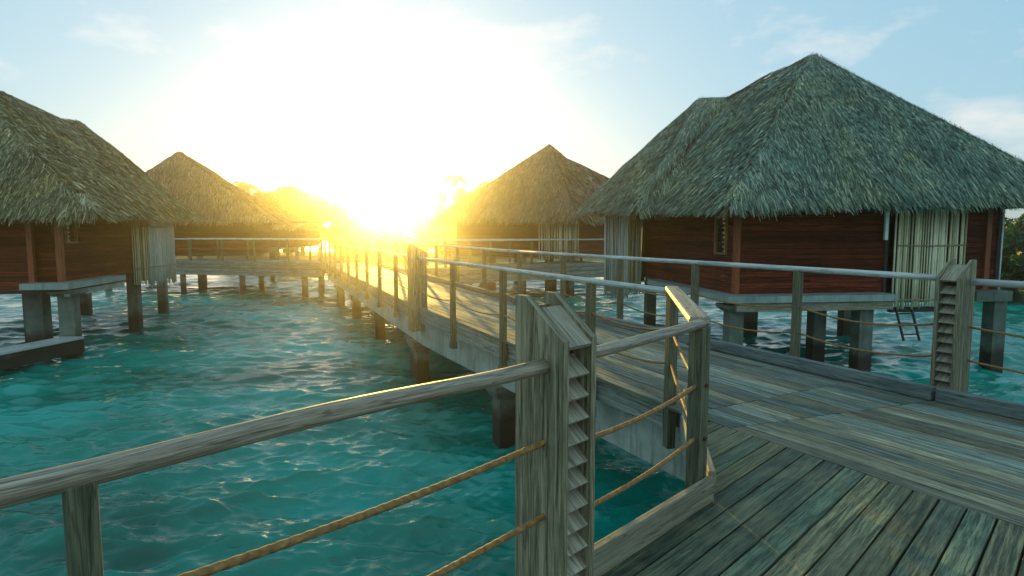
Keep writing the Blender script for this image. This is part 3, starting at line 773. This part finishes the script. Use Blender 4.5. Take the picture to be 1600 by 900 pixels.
def window(hut, a, b, z0, z1, out, t=.05):
    """louvered window between a and b on a wall"""
    mb = MB(); w = .045
    A, B = add2(a, out, .035), add2(b, out, .035)
    for z in (z0, z1): mb.board((*A, z), (*B, z), .08, w)
    for p in (A, B): mb.board((p[0], p[1], z0-w/2), (p[0], p[1], z1+w/2), w, .08, up=(out[0], out[1], 0))
    f = mb.build('window', M['winframe'], hut, bevel=.004)
    mb = MB(); A2, B2 = add2(a, out, -.03), add2(b, out, -.03); mb.board((*A2, (z0+z1)/2), (*B2, (z0+z1)/2), .01, z1-z0); mb.build('pane', M['glass'], f)
    mb = MB(); n = int((z1-z0)/.11)
    for i in range(1, n):
        z = z0+(z1-z0)*i/n; mb.board((*add2(a, out, .01), z), (*add2(b, out, .01), z), .07, .01, up=(out[0]*.8, out[1]*.8, .7))
    mb.build('louvre', M['metal'], f)
    return f
def cpost(hut, p, z0, z1, w=.11, rz=0.0, mat='trim', name='corner_post'):
    mb = MB(); mb.vbox(p[0], p[1], z0, z1, w, w, rz); return mb.build(name, M[mat], hut, bevel=.006)
def slab(hut, pts, z0, z1, name='floor_slab', mat='concrete_pale'):
    mb = MB(); mb.prism(pts, z0, z1); return mb.build(name, M[mat], hut, bevel=.01)

# ---- right foreground hut
def right_hut():
    h = empty('thatched_hut', (8.4, 17.8, 0), 'large overwater hut on the right with grey-green thatched roof and dark red board walls', 'hut', 'thatched overwater huts')
    W0, W1, W2, W3 = (5.22, 14.35), (12.02, 15.25), (11.2, 21.3), (4.42, 20.35)
    zf, zt = 1.78, 4.45
    N_, R_, RR, LL = (4.62, 13.2, 3.86), (13.4, 14.45, 4.08), (12.3, 22.4, 4.05), (3.5, 21.2, 4.05)
    ap = (8.5, 17.8, 8.22)
    V_ = (4.05, 17.0, 3.98)
    Q1, Q2, Q3, Q4 = (3.42, 16.75, 3.92), (2.42, 21.0, 4.14), (4.4, 25.2, 4.0), (9.2, 24.6, 4.0)
    A2 = (6.15, 20.5, 7.58); B_ = (6.95, 20.0, 7.5)
    c = [N_, R_, RR, LL]
    faces = hip(c, ap)+[(N_, V_, ap), (V_, B_, ap), (Q1, Q2, A2), (Q1, A2, B_), (Q1, B_, V_), (Q2, Q3, A2), (Q3, Q4, A2), (Q4, B_, A2), (Q4, ap, B_)]
    thatch_roof(faces, h, 240000, eaves=eaves_of(c)[:2]+[(V_, N_), (Q1, Q2), (Q2, Q3), (V_, Q1)], fr_per_m=480, bl=.42, bw_=.0135, caps=[(N_, ap), (Q1, A2), (ap, B_), (B_, A2), (ap, R_), (A2, Q2)])
    # right-hand wall (faces the camera) and left wall
    d = norm2((W1[0]-W0[0], W1[1]-W0[1])); out = (d[1], -d[0])
    plank_wall(h, W0, add2(W0, d, 3.85), zf, zt)
    plank_wall(h, add2(W0, d, 5.75), W1, zf, zt)
    # recess behind the cane screen
    r0, r1 = add2(add2(W0, d, 3.85), out, -.5), add2(add2(W0, d, 5.75), out, -.5)
    plank_wall(h, r0, r1, zf, zt, name='recessed_wall', mat='redwood')
    dl_ = norm2((W3[0]-W0[0], W3[1]-W0[1])); outl = (-dl_[1], dl_[0])
    if outl[0] > 0: outl = (-outl[0], -outl[1])
    wz0, wz1 = 2.72, 3.62
    plank_wall(h, W0, W3, zf, zt, gaps=((.42, .95, wz0, wz1),))
    window(h, add2(W0, dl_, .42), add2(W0, dl_, .95), wz0, wz1, outl)
    plank_wall(h, W1, W2, zf, zt); plank_wall(h, W2, W3, zf, zt)
    rz = math.atan2(d[1], d[0])
    cpost(h, add2(W0, d, .02), 1.72, zt, .13, rz); cpost(h, add2(W0, d, 6.55), 1.55, zt, .14, rz); cpost(h, W1, 1.6, zt, .1, rz, 'dark')
    cpost(h, add2(W0, d, 3.82), 1.62, zt, .1, rz, 'dark')
    mb = MB(); q = add2(W1, out, .14); q = add2(q, d, -.02); mb.tube([(q[0], q[1], 1.75), (q[0], q[1], 3.9)], .016, 10); mb.build('drain_pipe', M['white'], h, smooth=True)
    mb = MB(); q = add2(add2(W0, d, 3.72), out, .12); mb.vbox(q[0], q[1], 3.05, 3.75, .09, .06, rz); mb.build('wall_lamp', M['white'], h, bevel=.01)
    s0, s1 = add2(add2(W0, d, 3.98), out, .14), add2(add2(W0, d, 5.83), out, .14)
    canes(h, s0, s1, 1.42, 4.2, spacing=.071, r=.027, bands=(.46, .93), outn=out, jag=.05)
    # dark beam under the screen
    mb = MB(); a, b = add2(s0, out, -.1), add2(s1, out, -.1); mb.board((*a, 1.36), (*b, 1.36), .14, .12); mb.build('screen_beam', M['dark'], h)
    # rear left wing with pale screen
    T0, T1, T2 = (4.22, 20.1), (3.72, 19.75), (3.0, 19.9)
    canes(h, T1, T0, 1.25, 4.3, spacing=.05, r=.02, bands=(.18,), outn=(.3, -.95), jag=.06)
    canes(h, T2, T1, 1.2, 4.3, 'cane_pale', spacing=.036, r=.02, bands=(.18,), outn=(-.1, -1), jag=.12, lab='flat pale cane screen at the far corner')
    plank_wall(h, (3.2, 20.1), (3.85, 24), zf, zt); slab(h, [(3.25, 20.15), (4.4, 20.3), (4.6, 24), (3.9, 24)], 1.6, 1.77, mat='dark')
    cpost(h, add2(W3, outl, .03), 1.75, zt, .16, rz, 'dark')
    # floor, ledge, girders
    slab(h, [W0, W1, W2, W3], 1.60, 1.775, mat='concrete')
    C0 = (4.86, 13.72)
    le = [C0, add2(C0, d, 4.2), add2(add2(C0, d, 4.2), out, -.75), add2(add2(C0, d, .65), out, -.75), add2(add2(C0, dl_, 5.2), outl, -.45), add2(C0, dl_, 5.2)]
    slab(h, le, 1.64, 1.79, name='ledge')
    mb = MB(); a = add2(add2(C0, d, .25), out, -.14); b = add2(a, d, 3.9)
    mb.board((*a, 1.53), (*b, 1.53), .12, .20); mb.build('ledge_beam', M['toe'], h)
    sl = [add2(add2(W0, d, 5.9), out, .5), add2(W1, out, .5), W1, add2(W0, d, 5.9)]
    slab(h, sl, 1.58, 1.82, name='ledge', mat='concrete')
    for (x, y) in ((5.18, 14.25), (8.42, 14.65), (7.8, 19.9), (11.1, 20.3), (4.75, 21.0), (11.95, 15.1), (8.1, 16.2)):
        pile(x, y, h, r=.2 if y < 17 else .19, z1=1.57, cap=(x < 6 and y < 16), sq=True, capw=.62, caph=.16, rz=.1)
    # ladder hanging under the deck
    mb = MB(); lx = add2(add2(W0, d, 4.1), out, .1)
    for k in (0, .42): 
        p = add2(lx, d, k); mb.tube([(p[0], p[1], 1.42), (p[0]+.18, p[1]-.1, .62)], .03, 8)
    for k in range(3):
        t = (k+.6)/3.2; p = add2(lx, d, 0); q = add2(lx, d, .42)
        mb.board((p[0]+.18*t, p[1]-.1*t, 1.42-.8*t), (q[0]+.18*t, q[1]-.1*t, 1.42-.8*t), .09, .025)
    mb.build('ladder', M['metal'], h)
    return h
right_hut()

# ---- left foreground hut
def left_hut():
    h = empty('thatched_hut', (-16, 19.5, 0), 'large overwater hut cut by the left edge with shaggy green-grey thatched roof', 'hut', 'thatched overwater huts')
    zf, zt = 1.75, 4.3
    W0 = (-12.2, 16.6); dr_ = norm2((-.16, .99)); dl = norm2((-.985, -.16)); outr = (dr_[1], -dr_[0]); outl = (.16, -.985)
    outl = norm2(outl)
    W1 = add2(W0, dr_, 4.4); W2 = add2(W0, dl, 7.5); W3 = add2(W2, dr_, 6)
    N_, LN, LF, RF = (-10.9, 16.15, 3.74), (-22.5, 14.4, 3.70), (-23.5, 23.5, 3.9), (-12.3, 24.2, 3.9)
    ap = (-17.5, 19.5, 8.3)
    V_ = (-11.55, 19.0, 3.84)
    Q1, Q2, Q3 = (-11.35, 19.5, 3.80), (-12.42, 23.9, 4.02), (-16.5, 27.5, 3.9)
    A2 = (-15.95, 23.0, 7.28); B_ = (-15.75, 22.0, 7.15)
    c = [N_, LN, LF, RF]
    faces = hip(c, ap)+[(N_, V_, ap), (V_, B_, ap), (Q1, Q2, A2), (Q1, A2, B_), (Q1, B_, V_), (Q2, Q3, A2), (Q3, A2, B_), (Q3, B_, ap)]
    thatch_roof(faces, h, 180000, mats=('thatch_green', 'fringe', 'thatch_core'), eaves=[(N_, LN), (V_, N_), (Q1, Q2), (Q2, Q3), (V_, Q1)], fr_per_m=420, bl=.42, bw_=.018, caps=[(N_, ap), (Q1, A2), (ap, B_), (B_, A2), (A2, Q2)])
    wz0, wz1 = 2.95, 3.75
    plank_wall(h, W0, W1, zf, zt, gaps=((.28, .78, wz0, wz1),))
    window(h, add2(W0, dr_, .28), add2(W0, dr_, .78), wz0, wz1, outr)
    plank_wall(h, add2(W0, dl, .72), W2, zf-.1, zt)
    r0 = add2(W0, outl, -.35); mb = MB()
    plank_wall(h, add2(add2(W0, dl, .72), outl, -.3), r0, zf, zt, name='recessed_wall')
    plank_wall(h, W2, W3, zf, zt); plank_wall(h, W1, W3, zf, zt)
    rz = math.atan2(dl[1], dl[0])
    cpost(h, W0, 1.72, zt, .15, rz); cpost(h, add2(W0, dl, .70), 1.7, zt, .14, rz)
    s1 = (-12.78, 20.75); s2 = (-12.55, 21.3); s3 = (-12.72, 23.2)
    canes(h, s1, s2, 1.45, 4.2, spacing=.055, r=.022, bands=(.28, .8), outn=(.9, -.43), jag=.05)
    canes(h, s2, s3, 1.42, 4.2, 'cane_pale', spacing=.045, r=.02, bands=(.28, .78), outn=(.99, .05), jag=.12, lab='flat pale cane screen at the far corner')
    slab(h, [W0, W1, W3, W2], 1.58, 1.745, mat='dark')
    slab(h, [W1, (-12.9, 23.3), (-16, 23.8), (-16, 21)], 1.62, 1.78, mat='dark')
    C0 = (-11.62, 16.02)
    le = [C0, add2(C0, dr_, 3.3), add2(add2(C0, dr_, 3.3), outr, -.5), add2(add2(C0, dr_, .5), outr, -.5), add2(add2(C0, outl, -.5), dl, 1.15), add2(C0, dl, 1.15)]
    slab(h, le[::-1], 1.74, 1.90, name='ledge')
    mb = MB(); a = add2(add2(C0, dr_, .3), outr, -.2); mb.board((*a, 1.6), (*add2(a, dr_, 3.2), 1.6), .14, .16); mb.build('ledge_beam', M['concrete_beam'], h)
    for (x, y, r) in ((-12.05, 16.6, .22), (-13.1, 21.2, .2), (-13.45, 17.3, .27), (-14.6, 18.6, .22), (-17.6, 25.2, .2), (-14.8, 25.9, .19)):
        pile(x, y, h, r=r, z1=1.66, cap=(y == 16.6), sq=True, capw=.7, caph=.14, rz=.2)
    # low swim platform at the water
    mb = MB(); b0_ = (-11.85, 16.55); b1_ = (-12.35, 13.6)
    mb.board((*b0_, .17), (*b1_, .17), .46, .36); mb.build('boat_step', M['concrete'], h, bevel=.02)
    mb = MB(); mb.board((b0_[0], b0_[1]-.1, .40), (*b1_, .40), .62, .06); mb.build('step_board', M['pale_rail'], h, bevel=.01)
    return h
left_hut()

# ---- distant huts
def far_hut(label, corners, ap, nb, walls, screens, zf, piles_, lobe=None, mats=('thatch_brown', 'fringe_brown', 'thatch_core'), zt=None):
    cx = sum(c[0] for c in corners)/4; cy = sum(c[1] for c in corners)/4
    h = empty('thatched_hut', (cx, cy, 0), label, 'hut', 'thatched overwater huts')
    faces = hip(corners, ap)
    ev = eaves_of(corners)
    if lobe:
        faces += lobe
    thatch_roof(faces, h, nb, mats=mats, eaves=ev, fr_per_m=60, bl=.6, bw_=.05, sub=8)
    z1 = (zt or corners[0][2]+.6)
    for a, b in walls: plank_wall(h, a, b, zf, z1, bh=.2)
    for a, b in screens:
        d = norm2((b[0]-a[0], b[1]-a[1])); n_ = (d[1], -d[0])
        if n_[1] > 0: n_ = (-n_[0], -n_[1])
        canes(h, a, b, zf-.25, z1, spacing=.13, r=.05, bands=(.3,), outn=n_)
    ic = [lerp((cx, cy), c[:2], .78) for c in corners]
    slab(h, ic, zf-.2, zf-.005, mat='dark')
    for p in piles_: pile(p[0], p[1], h, r=.2, z1=zf-.2, cap=False)
    return h
c = [(-24.3, 34.6, 4.0), (-14.5, 36.8, 4.0), (-16.2, 44.5, 4.0), (-25.8, 42.5, 4.0)]
w = [lerp((-20.2, 39.6), q[:2], .8) for q in c]
far_hut('brown thatched hut behind the large left hut', c, (-20.6, 38.6, 8.2), 26000, [(w[0], w[1]), (w[1], w[2]), (w[2], w[3])], [(add2(lerp(w[0], w[1], .05), (0, -1), .12), add2(lerp(w[0], w[1], .45), (0, -1), .12))], 2.0, [w[0], w[2], w[3], lerp(w[0], w[1], .62)])
c = [(-4.3, 34.6, 4.0), (3.3, 30.6, 3.95), (7.6, 37.2, 4.0), (0, 41.2, 4.0)]
w = [lerp((1.65, 35.9), q[:2], .8) for q in c]
lobe = [((5.4, 33.5, 4.0), (8.5, 40, 4.0), (5.9, 37.5, 6.45)), ((5.4, 33.5, 4.0), (2.2, 36, 7.9), (5.9, 37.5, 6.45)), ((8.5, 40, 4.), (5.9, 37.5, 6.45), (2.2, 36.3, 7.9))]
far_hut('brown thatched hut in the middle distance right of the sun', c, (2.15, 35.8, 8.25), 30000, [(w[0], w[1]), (w[1], w[2]), (w[2], w[3])],
        [(add2(lerp(w[0], w[1], .76), (-.4, -.8), .14), add2(w[1], (-.2, -.95), .16)), (add2(w[1], (-.2, -.95), .16), add2(lerp(w[1], w[2], .12), (.4, -.8), .14))], 2.05, w+[lerp(w[0], w[1], .3), lerp(w[0], w[1], .6), (-1.2, 36.6), (2, 33)], lobe=lobe)
c = [(-27.5, 62, 3.6), (-21.0, 61, 3.6), (-20, 67, 3.6), (-26.5, 68, 3.6)]
w = [lerp((-23.8, 64.5), q[:2], .8) for q in c]
far_hut('small hazy thatched hut far away beyond the left side bridge', c, (-23.8, 64.5, 5.3), 7000, [(w[0], w[1]), (w[1], w[2])], [], 1.9, w+[lerp(w[0], w[1], .5)])

# ------------------------------------------------------------------ trees and shore
def tree(label, x, y, h, rx, mat='leaf', n=5000, palm=False, base=.6, name='broadleaf_tree', ls=.35, grp='trees on the far shore'):
    e = empty(name, (x, y, base), label, 'tree', grp)
    mb = MB(); lean = random.uniform(-.5, .5)
    tp = h*.55 if not palm else h
    pts = [(x+lean*(t**2), y, base-.5+(tp-base+.5)*t) for t in [i/8 for i in range(9)]]
    mb.tube(pts, [.32*(1-.6*i/8)*(1 if not palm else .6) for i in range(9)], 9)
    top = V3(pts[-1]); clumps = []
    if not palm:
        for k in range(24):
            a = random.uniform(0, 6.28); r = rx*math.sqrt(random.random())*.8; z = h-.9-(h-base)*.85*random.random()
            z = min(z, h-.5-1.2*(r/rx)**2)
            p = V3((x+lean+r*math.cos(a), y+r*math.sin(a), z)); clumps.append((p, random.uniform(.6, 1.25)*rx*.36))
            s0 = V3(pts[random.randint(4, 8)]); mb.tube([s0, s0.lerp(p, .5)+V3((0, 0, .2)), p], [.11, .07, .03], 6)
    mb.build('trunk', M['bark'], e, smooth=True)
    if palm:
        Vs = []
        for k in range(22):
            a = random.uniform(0, 6.28); L = random.uniform(1.8, 2.6); el = random.uniform(-.2, 1.1)
            prev = None
            for i in range(34):
                t = i/33
                c_ = top+V3((math.cos(a)*L*t*math.cos(el*.6), math.sin(a)*L*t*math.cos(el*.6), L*(math.sin(el)*t-1.1*t*t)))
                for sgn in (-1, 1):
                    sd = V3((-math.sin(a), math.cos(a), -.55*sgn*sgn))*sgn; sd = V3((-math.sin(a)*sgn, math.cos(a)*sgn, -.6)).normalized()
                    ll = .55*math.sin(math.pi*min(1, t*.9+.12))+.08; w_ = V3((math.cos(a), math.sin(a), -.5))*.035
                    Vs.append([c_-w_, c_+w_, c_+sd*ll+w_*.3, c_+sd*ll-w_*.3])
        Vv = np.array([[tuple(p) for p in q] for q in Vs])
    else:
        Vs = []
        per = n//len(clumps)
        for p, r in clumps:
            g = RNG.normal(0, 1, (per, 3)); g /= np.linalg.norm(g, axis=1)[:, None]; rad = r*RNG.random(per)[:, None]**.4
            P = np.array(p)+g*rad*np.array((1, 1, .75)); a = RNG.normal(0, 1, (per, 3)); a /= np.linalg.norm(a, axis=1)[:, None]
            b = np.cross(a, RNG.normal(0, 1, (per, 3))); b /= np.linalg.norm(b, axis=1)[:, None]
            s = ls*RNG.uniform(.5, 1.2, per)[:, None]
            Vs.append(np.stack([P-a*s/2, P+b*s*.28, P+a*s/2, P-b*s*.28], 1))
        Vv = np.concatenate(Vs)
    k = len(Vv); q = (np.arange(k)*4)[:, None]+np.array([[0, 1, 2, 3]])
    np_mesh('crown', Vv.reshape(-1, 3), q, M[mat], e)
    return e
def shore(name, pts, z=.25):
    mb = MB(); mb.prism(pts, -1.0, z); o = mb.build(name, M['sand'], None); o['kind'] = 'structure'
shore('shore', [(-60, 76), (30, 72), (34, 88), (-60, 92)], .3)
shore('shore', [(24.6, 29.2), (60, 24), (70, 60), (27, 48)], .25)
tr = [(-33.5, 77, 7.6, 4.0, 'bushy tree rising behind the brown hut roof on the left'), (-29.8, 78, 8.6, 4.2, 'bushy tree between the brown hut and the sun glare'), (-26.2, 77, 9.3, 4.2, 'tallest bushy tree in the yellow glare left of the sun'),
      (-22.6, 79, 7.9, 4.0, 'bushy tree at the left rim of the sun glare'), (-18.8, 80, 5.6, 3.8, 'low tree under the left half of the sun glare'), (-15.0, 79, 5.1, 3.8, 'lowest tree directly under the sun'),
      (-11.2, 80, 6.0, 3.8, 'low tree just right of the point under the sun'), (-7.6, 78, 8.4, 3.8, 'bushy tree at the right rim of the sun glare'), (-3.8, 79, 9.4, 4.0, 'bushy tree touching the left slope of the middle hut roof'), (0.5, 80, 8.6, 4.0, 'bushy tree mostly hidden behind the middle hut roof')]
for (x, y, h_, r_, lb) in tr: tree(lb, x, y, h_, r_, 'leaf', n=9000, ls=.5)
tree('palm tree with drooping fronds right of the brown left hut roof', -31.0, 72, 8.6, 2, palm=True, name='palm_tree')
tree('slim palm tree in the glare left of the middle hut', -6.8, 73, 9.6, 2, palm=True, name='palm_tree')
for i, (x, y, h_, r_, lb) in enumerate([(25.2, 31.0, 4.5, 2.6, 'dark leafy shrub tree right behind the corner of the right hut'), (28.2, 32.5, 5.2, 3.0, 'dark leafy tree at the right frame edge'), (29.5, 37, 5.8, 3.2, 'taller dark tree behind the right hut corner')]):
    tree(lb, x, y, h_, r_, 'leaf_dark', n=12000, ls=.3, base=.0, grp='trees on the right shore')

# ------------------------------------------------------------------ haze
mb = MB()
mb.prism([(-1560, -1560), (1560, -1560), (1560, 1560), (-1560, 1560)], -2.2, 10.6)
hz = mb.build('haze', M['white']); hz['kind'] = 'stuff'
hm = bpy.data.materials.new('haze_air'); hm.use_nodes = True; nt = hm.node_tree; nt.nodes.clear()
out = nt.nodes.new('ShaderNodeOutputMaterial'); pv = nt.nodes.new('ShaderNodeVolumePrincipled')
pv.inputs['Color'].default_value = (1, .93, .78, 1); pv.inputs['Density'].default_value = .0021; pv.inputs['Anisotropy'].default_value = .945
nt.links.new(pv.outputs[0], out.inputs['Volume'])
hz.data.materials.clear(); hz.data.materials.append(hm)

# ------------------------------------------------------------------ light, world, camera
sd = V3((math.sin(SUN_AZ)*math.cos(SUN_EL), math.cos(SUN_AZ)*math.cos(SUN_EL), math.sin(SUN_EL)))
sl = bpy.data.lights.new('sun', 'SUN'); sl.energy = 5.0; sl.angle = math.radians(.53); sl.color = (1, .66, .11)
so = bpy.data.objects.new('sun', sl); COL.objects.link(so); so.rotation_euler = (-sd).to_track_quat('-Z', 'Y').to_euler()
W = bpy.data.worlds.new('World'); S.world = W; W.use_nodes = True; nt = W.node_tree; L = nt.links.new
bg = nt.nodes['Background']; bg.inputs[1].default_value = .075
sky = nd(nt, 'ShaderNodeTexSky', sky_type='NISHITA', sun_disc=False, sun_elevation=SUN_EL, sun_rotation=SUN_AZ, air_density=1.0, dust_density=.7, ozone_density=1.5)
tc = nd(nt, 'ShaderNodeTexCoord')
dot = nd(nt, 'ShaderNodeVectorMath', operation='DOT_PRODUCT'); dot.inputs[1].default_value = sd; L(tc.outputs['Generated'], dot.inputs[0])
mx = nd(nt, 'ShaderNodeMath', operation='MAXIMUM', i_1=0.0); L(dot.outputs['Value'], mx.inputs[0])
def lobe_(p, col, k):
    pw_ = nd(nt, 'ShaderNodeMath', operation='POWER', i_1=p); L(mx.outputs[0], pw_.inputs[0])
    m = nd(nt, 'ShaderNodeVectorMath', operation='SCALE'); m.inputs[0].default_value = [c_*k for c_ in col]; L(pw_.outputs[0], m.inputs['Scale']); return m.outputs[0]
def add_(a, b):
    m = nd(nt, 'ShaderNodeVectorMath', operation='ADD'); L(a, m.inputs[0]); L(b, m.inputs[1]); return m.outputs[0]
# pale upper sky added by thin high veil
veil = nd(nt, 'ShaderNodeVectorMath', operation='SCALE'); veil.inputs[0].default_value = (1.7, 3.3, 4.4); veil.inputs['Scale'].default_value = 1.0
dim = nd(nt, 'ShaderNodeVectorMath', operation='SCALE'); dim.inputs['Scale'].default_value = .45; L(sky.outputs[0], dim.inputs[0])
# added fill: brighter sky opposite the sun to front-light huts and decks
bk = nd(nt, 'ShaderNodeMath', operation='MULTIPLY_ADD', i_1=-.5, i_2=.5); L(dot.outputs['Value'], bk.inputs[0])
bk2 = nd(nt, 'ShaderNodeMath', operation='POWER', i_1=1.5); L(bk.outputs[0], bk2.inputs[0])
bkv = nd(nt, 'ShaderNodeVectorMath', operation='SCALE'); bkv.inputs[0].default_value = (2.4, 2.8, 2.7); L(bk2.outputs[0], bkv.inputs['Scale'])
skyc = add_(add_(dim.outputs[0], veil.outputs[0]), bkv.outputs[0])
# thin clouds
sep = nd(nt, 'ShaderNodeSeparateXYZ'); L(tc.outputs['Generated'], sep.inputs[0])
mp = nd(nt, 'ShaderNodeMapping'); mp.inputs['Scale'].default_value = (3.2, 3.2, 7.5); mp.inputs['Location'].default_value = (1.3, .4, .2); L(tc.outputs['Generated'], mp.inputs[0])
cn = nd(nt, 'ShaderNodeTexNoise', i_Scale=1.3, i_Detail=9.0, i_Roughness=.6); L(mp.outputs[0], cn.inputs['Vector'])
cf = ramp(nt, cn.outputs[0], [(.55, 0.0), (.74, .7)])
skyc = mixc(nt, skyc, (7.2, 7.0, 6.7), cf)
tot = add_(add_(skyc, lobe_(420, (1, .93, .75), 120)), add_(lobe_(60, (1, .95, .80), 4.5), lobe_(5, (1, .84, .66), 1.7)))
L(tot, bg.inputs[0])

cam = bpy.data.cameras.new('camera'); co = bpy.data.objects.new('camera', cam); COL.objects.link(co); S.camera = co
cam.sensor_width = 36; cam.lens = 36*F/1600; cam.clip_start = .05; cam.clip_end = 6000
co.location = (0, 0, CZ); co.rotation_euler = (math.pi/2-PITCH, 0, 0)
S.view_settings.view_transform = 'Standard'; S.view_settings.look = 'None'; S.view_settings.gamma = 1; S.view_settings.exposure = .86
S.render.resolution_x = 1024; S.render.resolution_y = 576
S.render.engine = 'CYCLES'
try:
    S.cycles.volume_bounces = 1; S.cycles.transparent_max_bounces = 8; S.cycles.max_bounces = 6
except Exception: pass
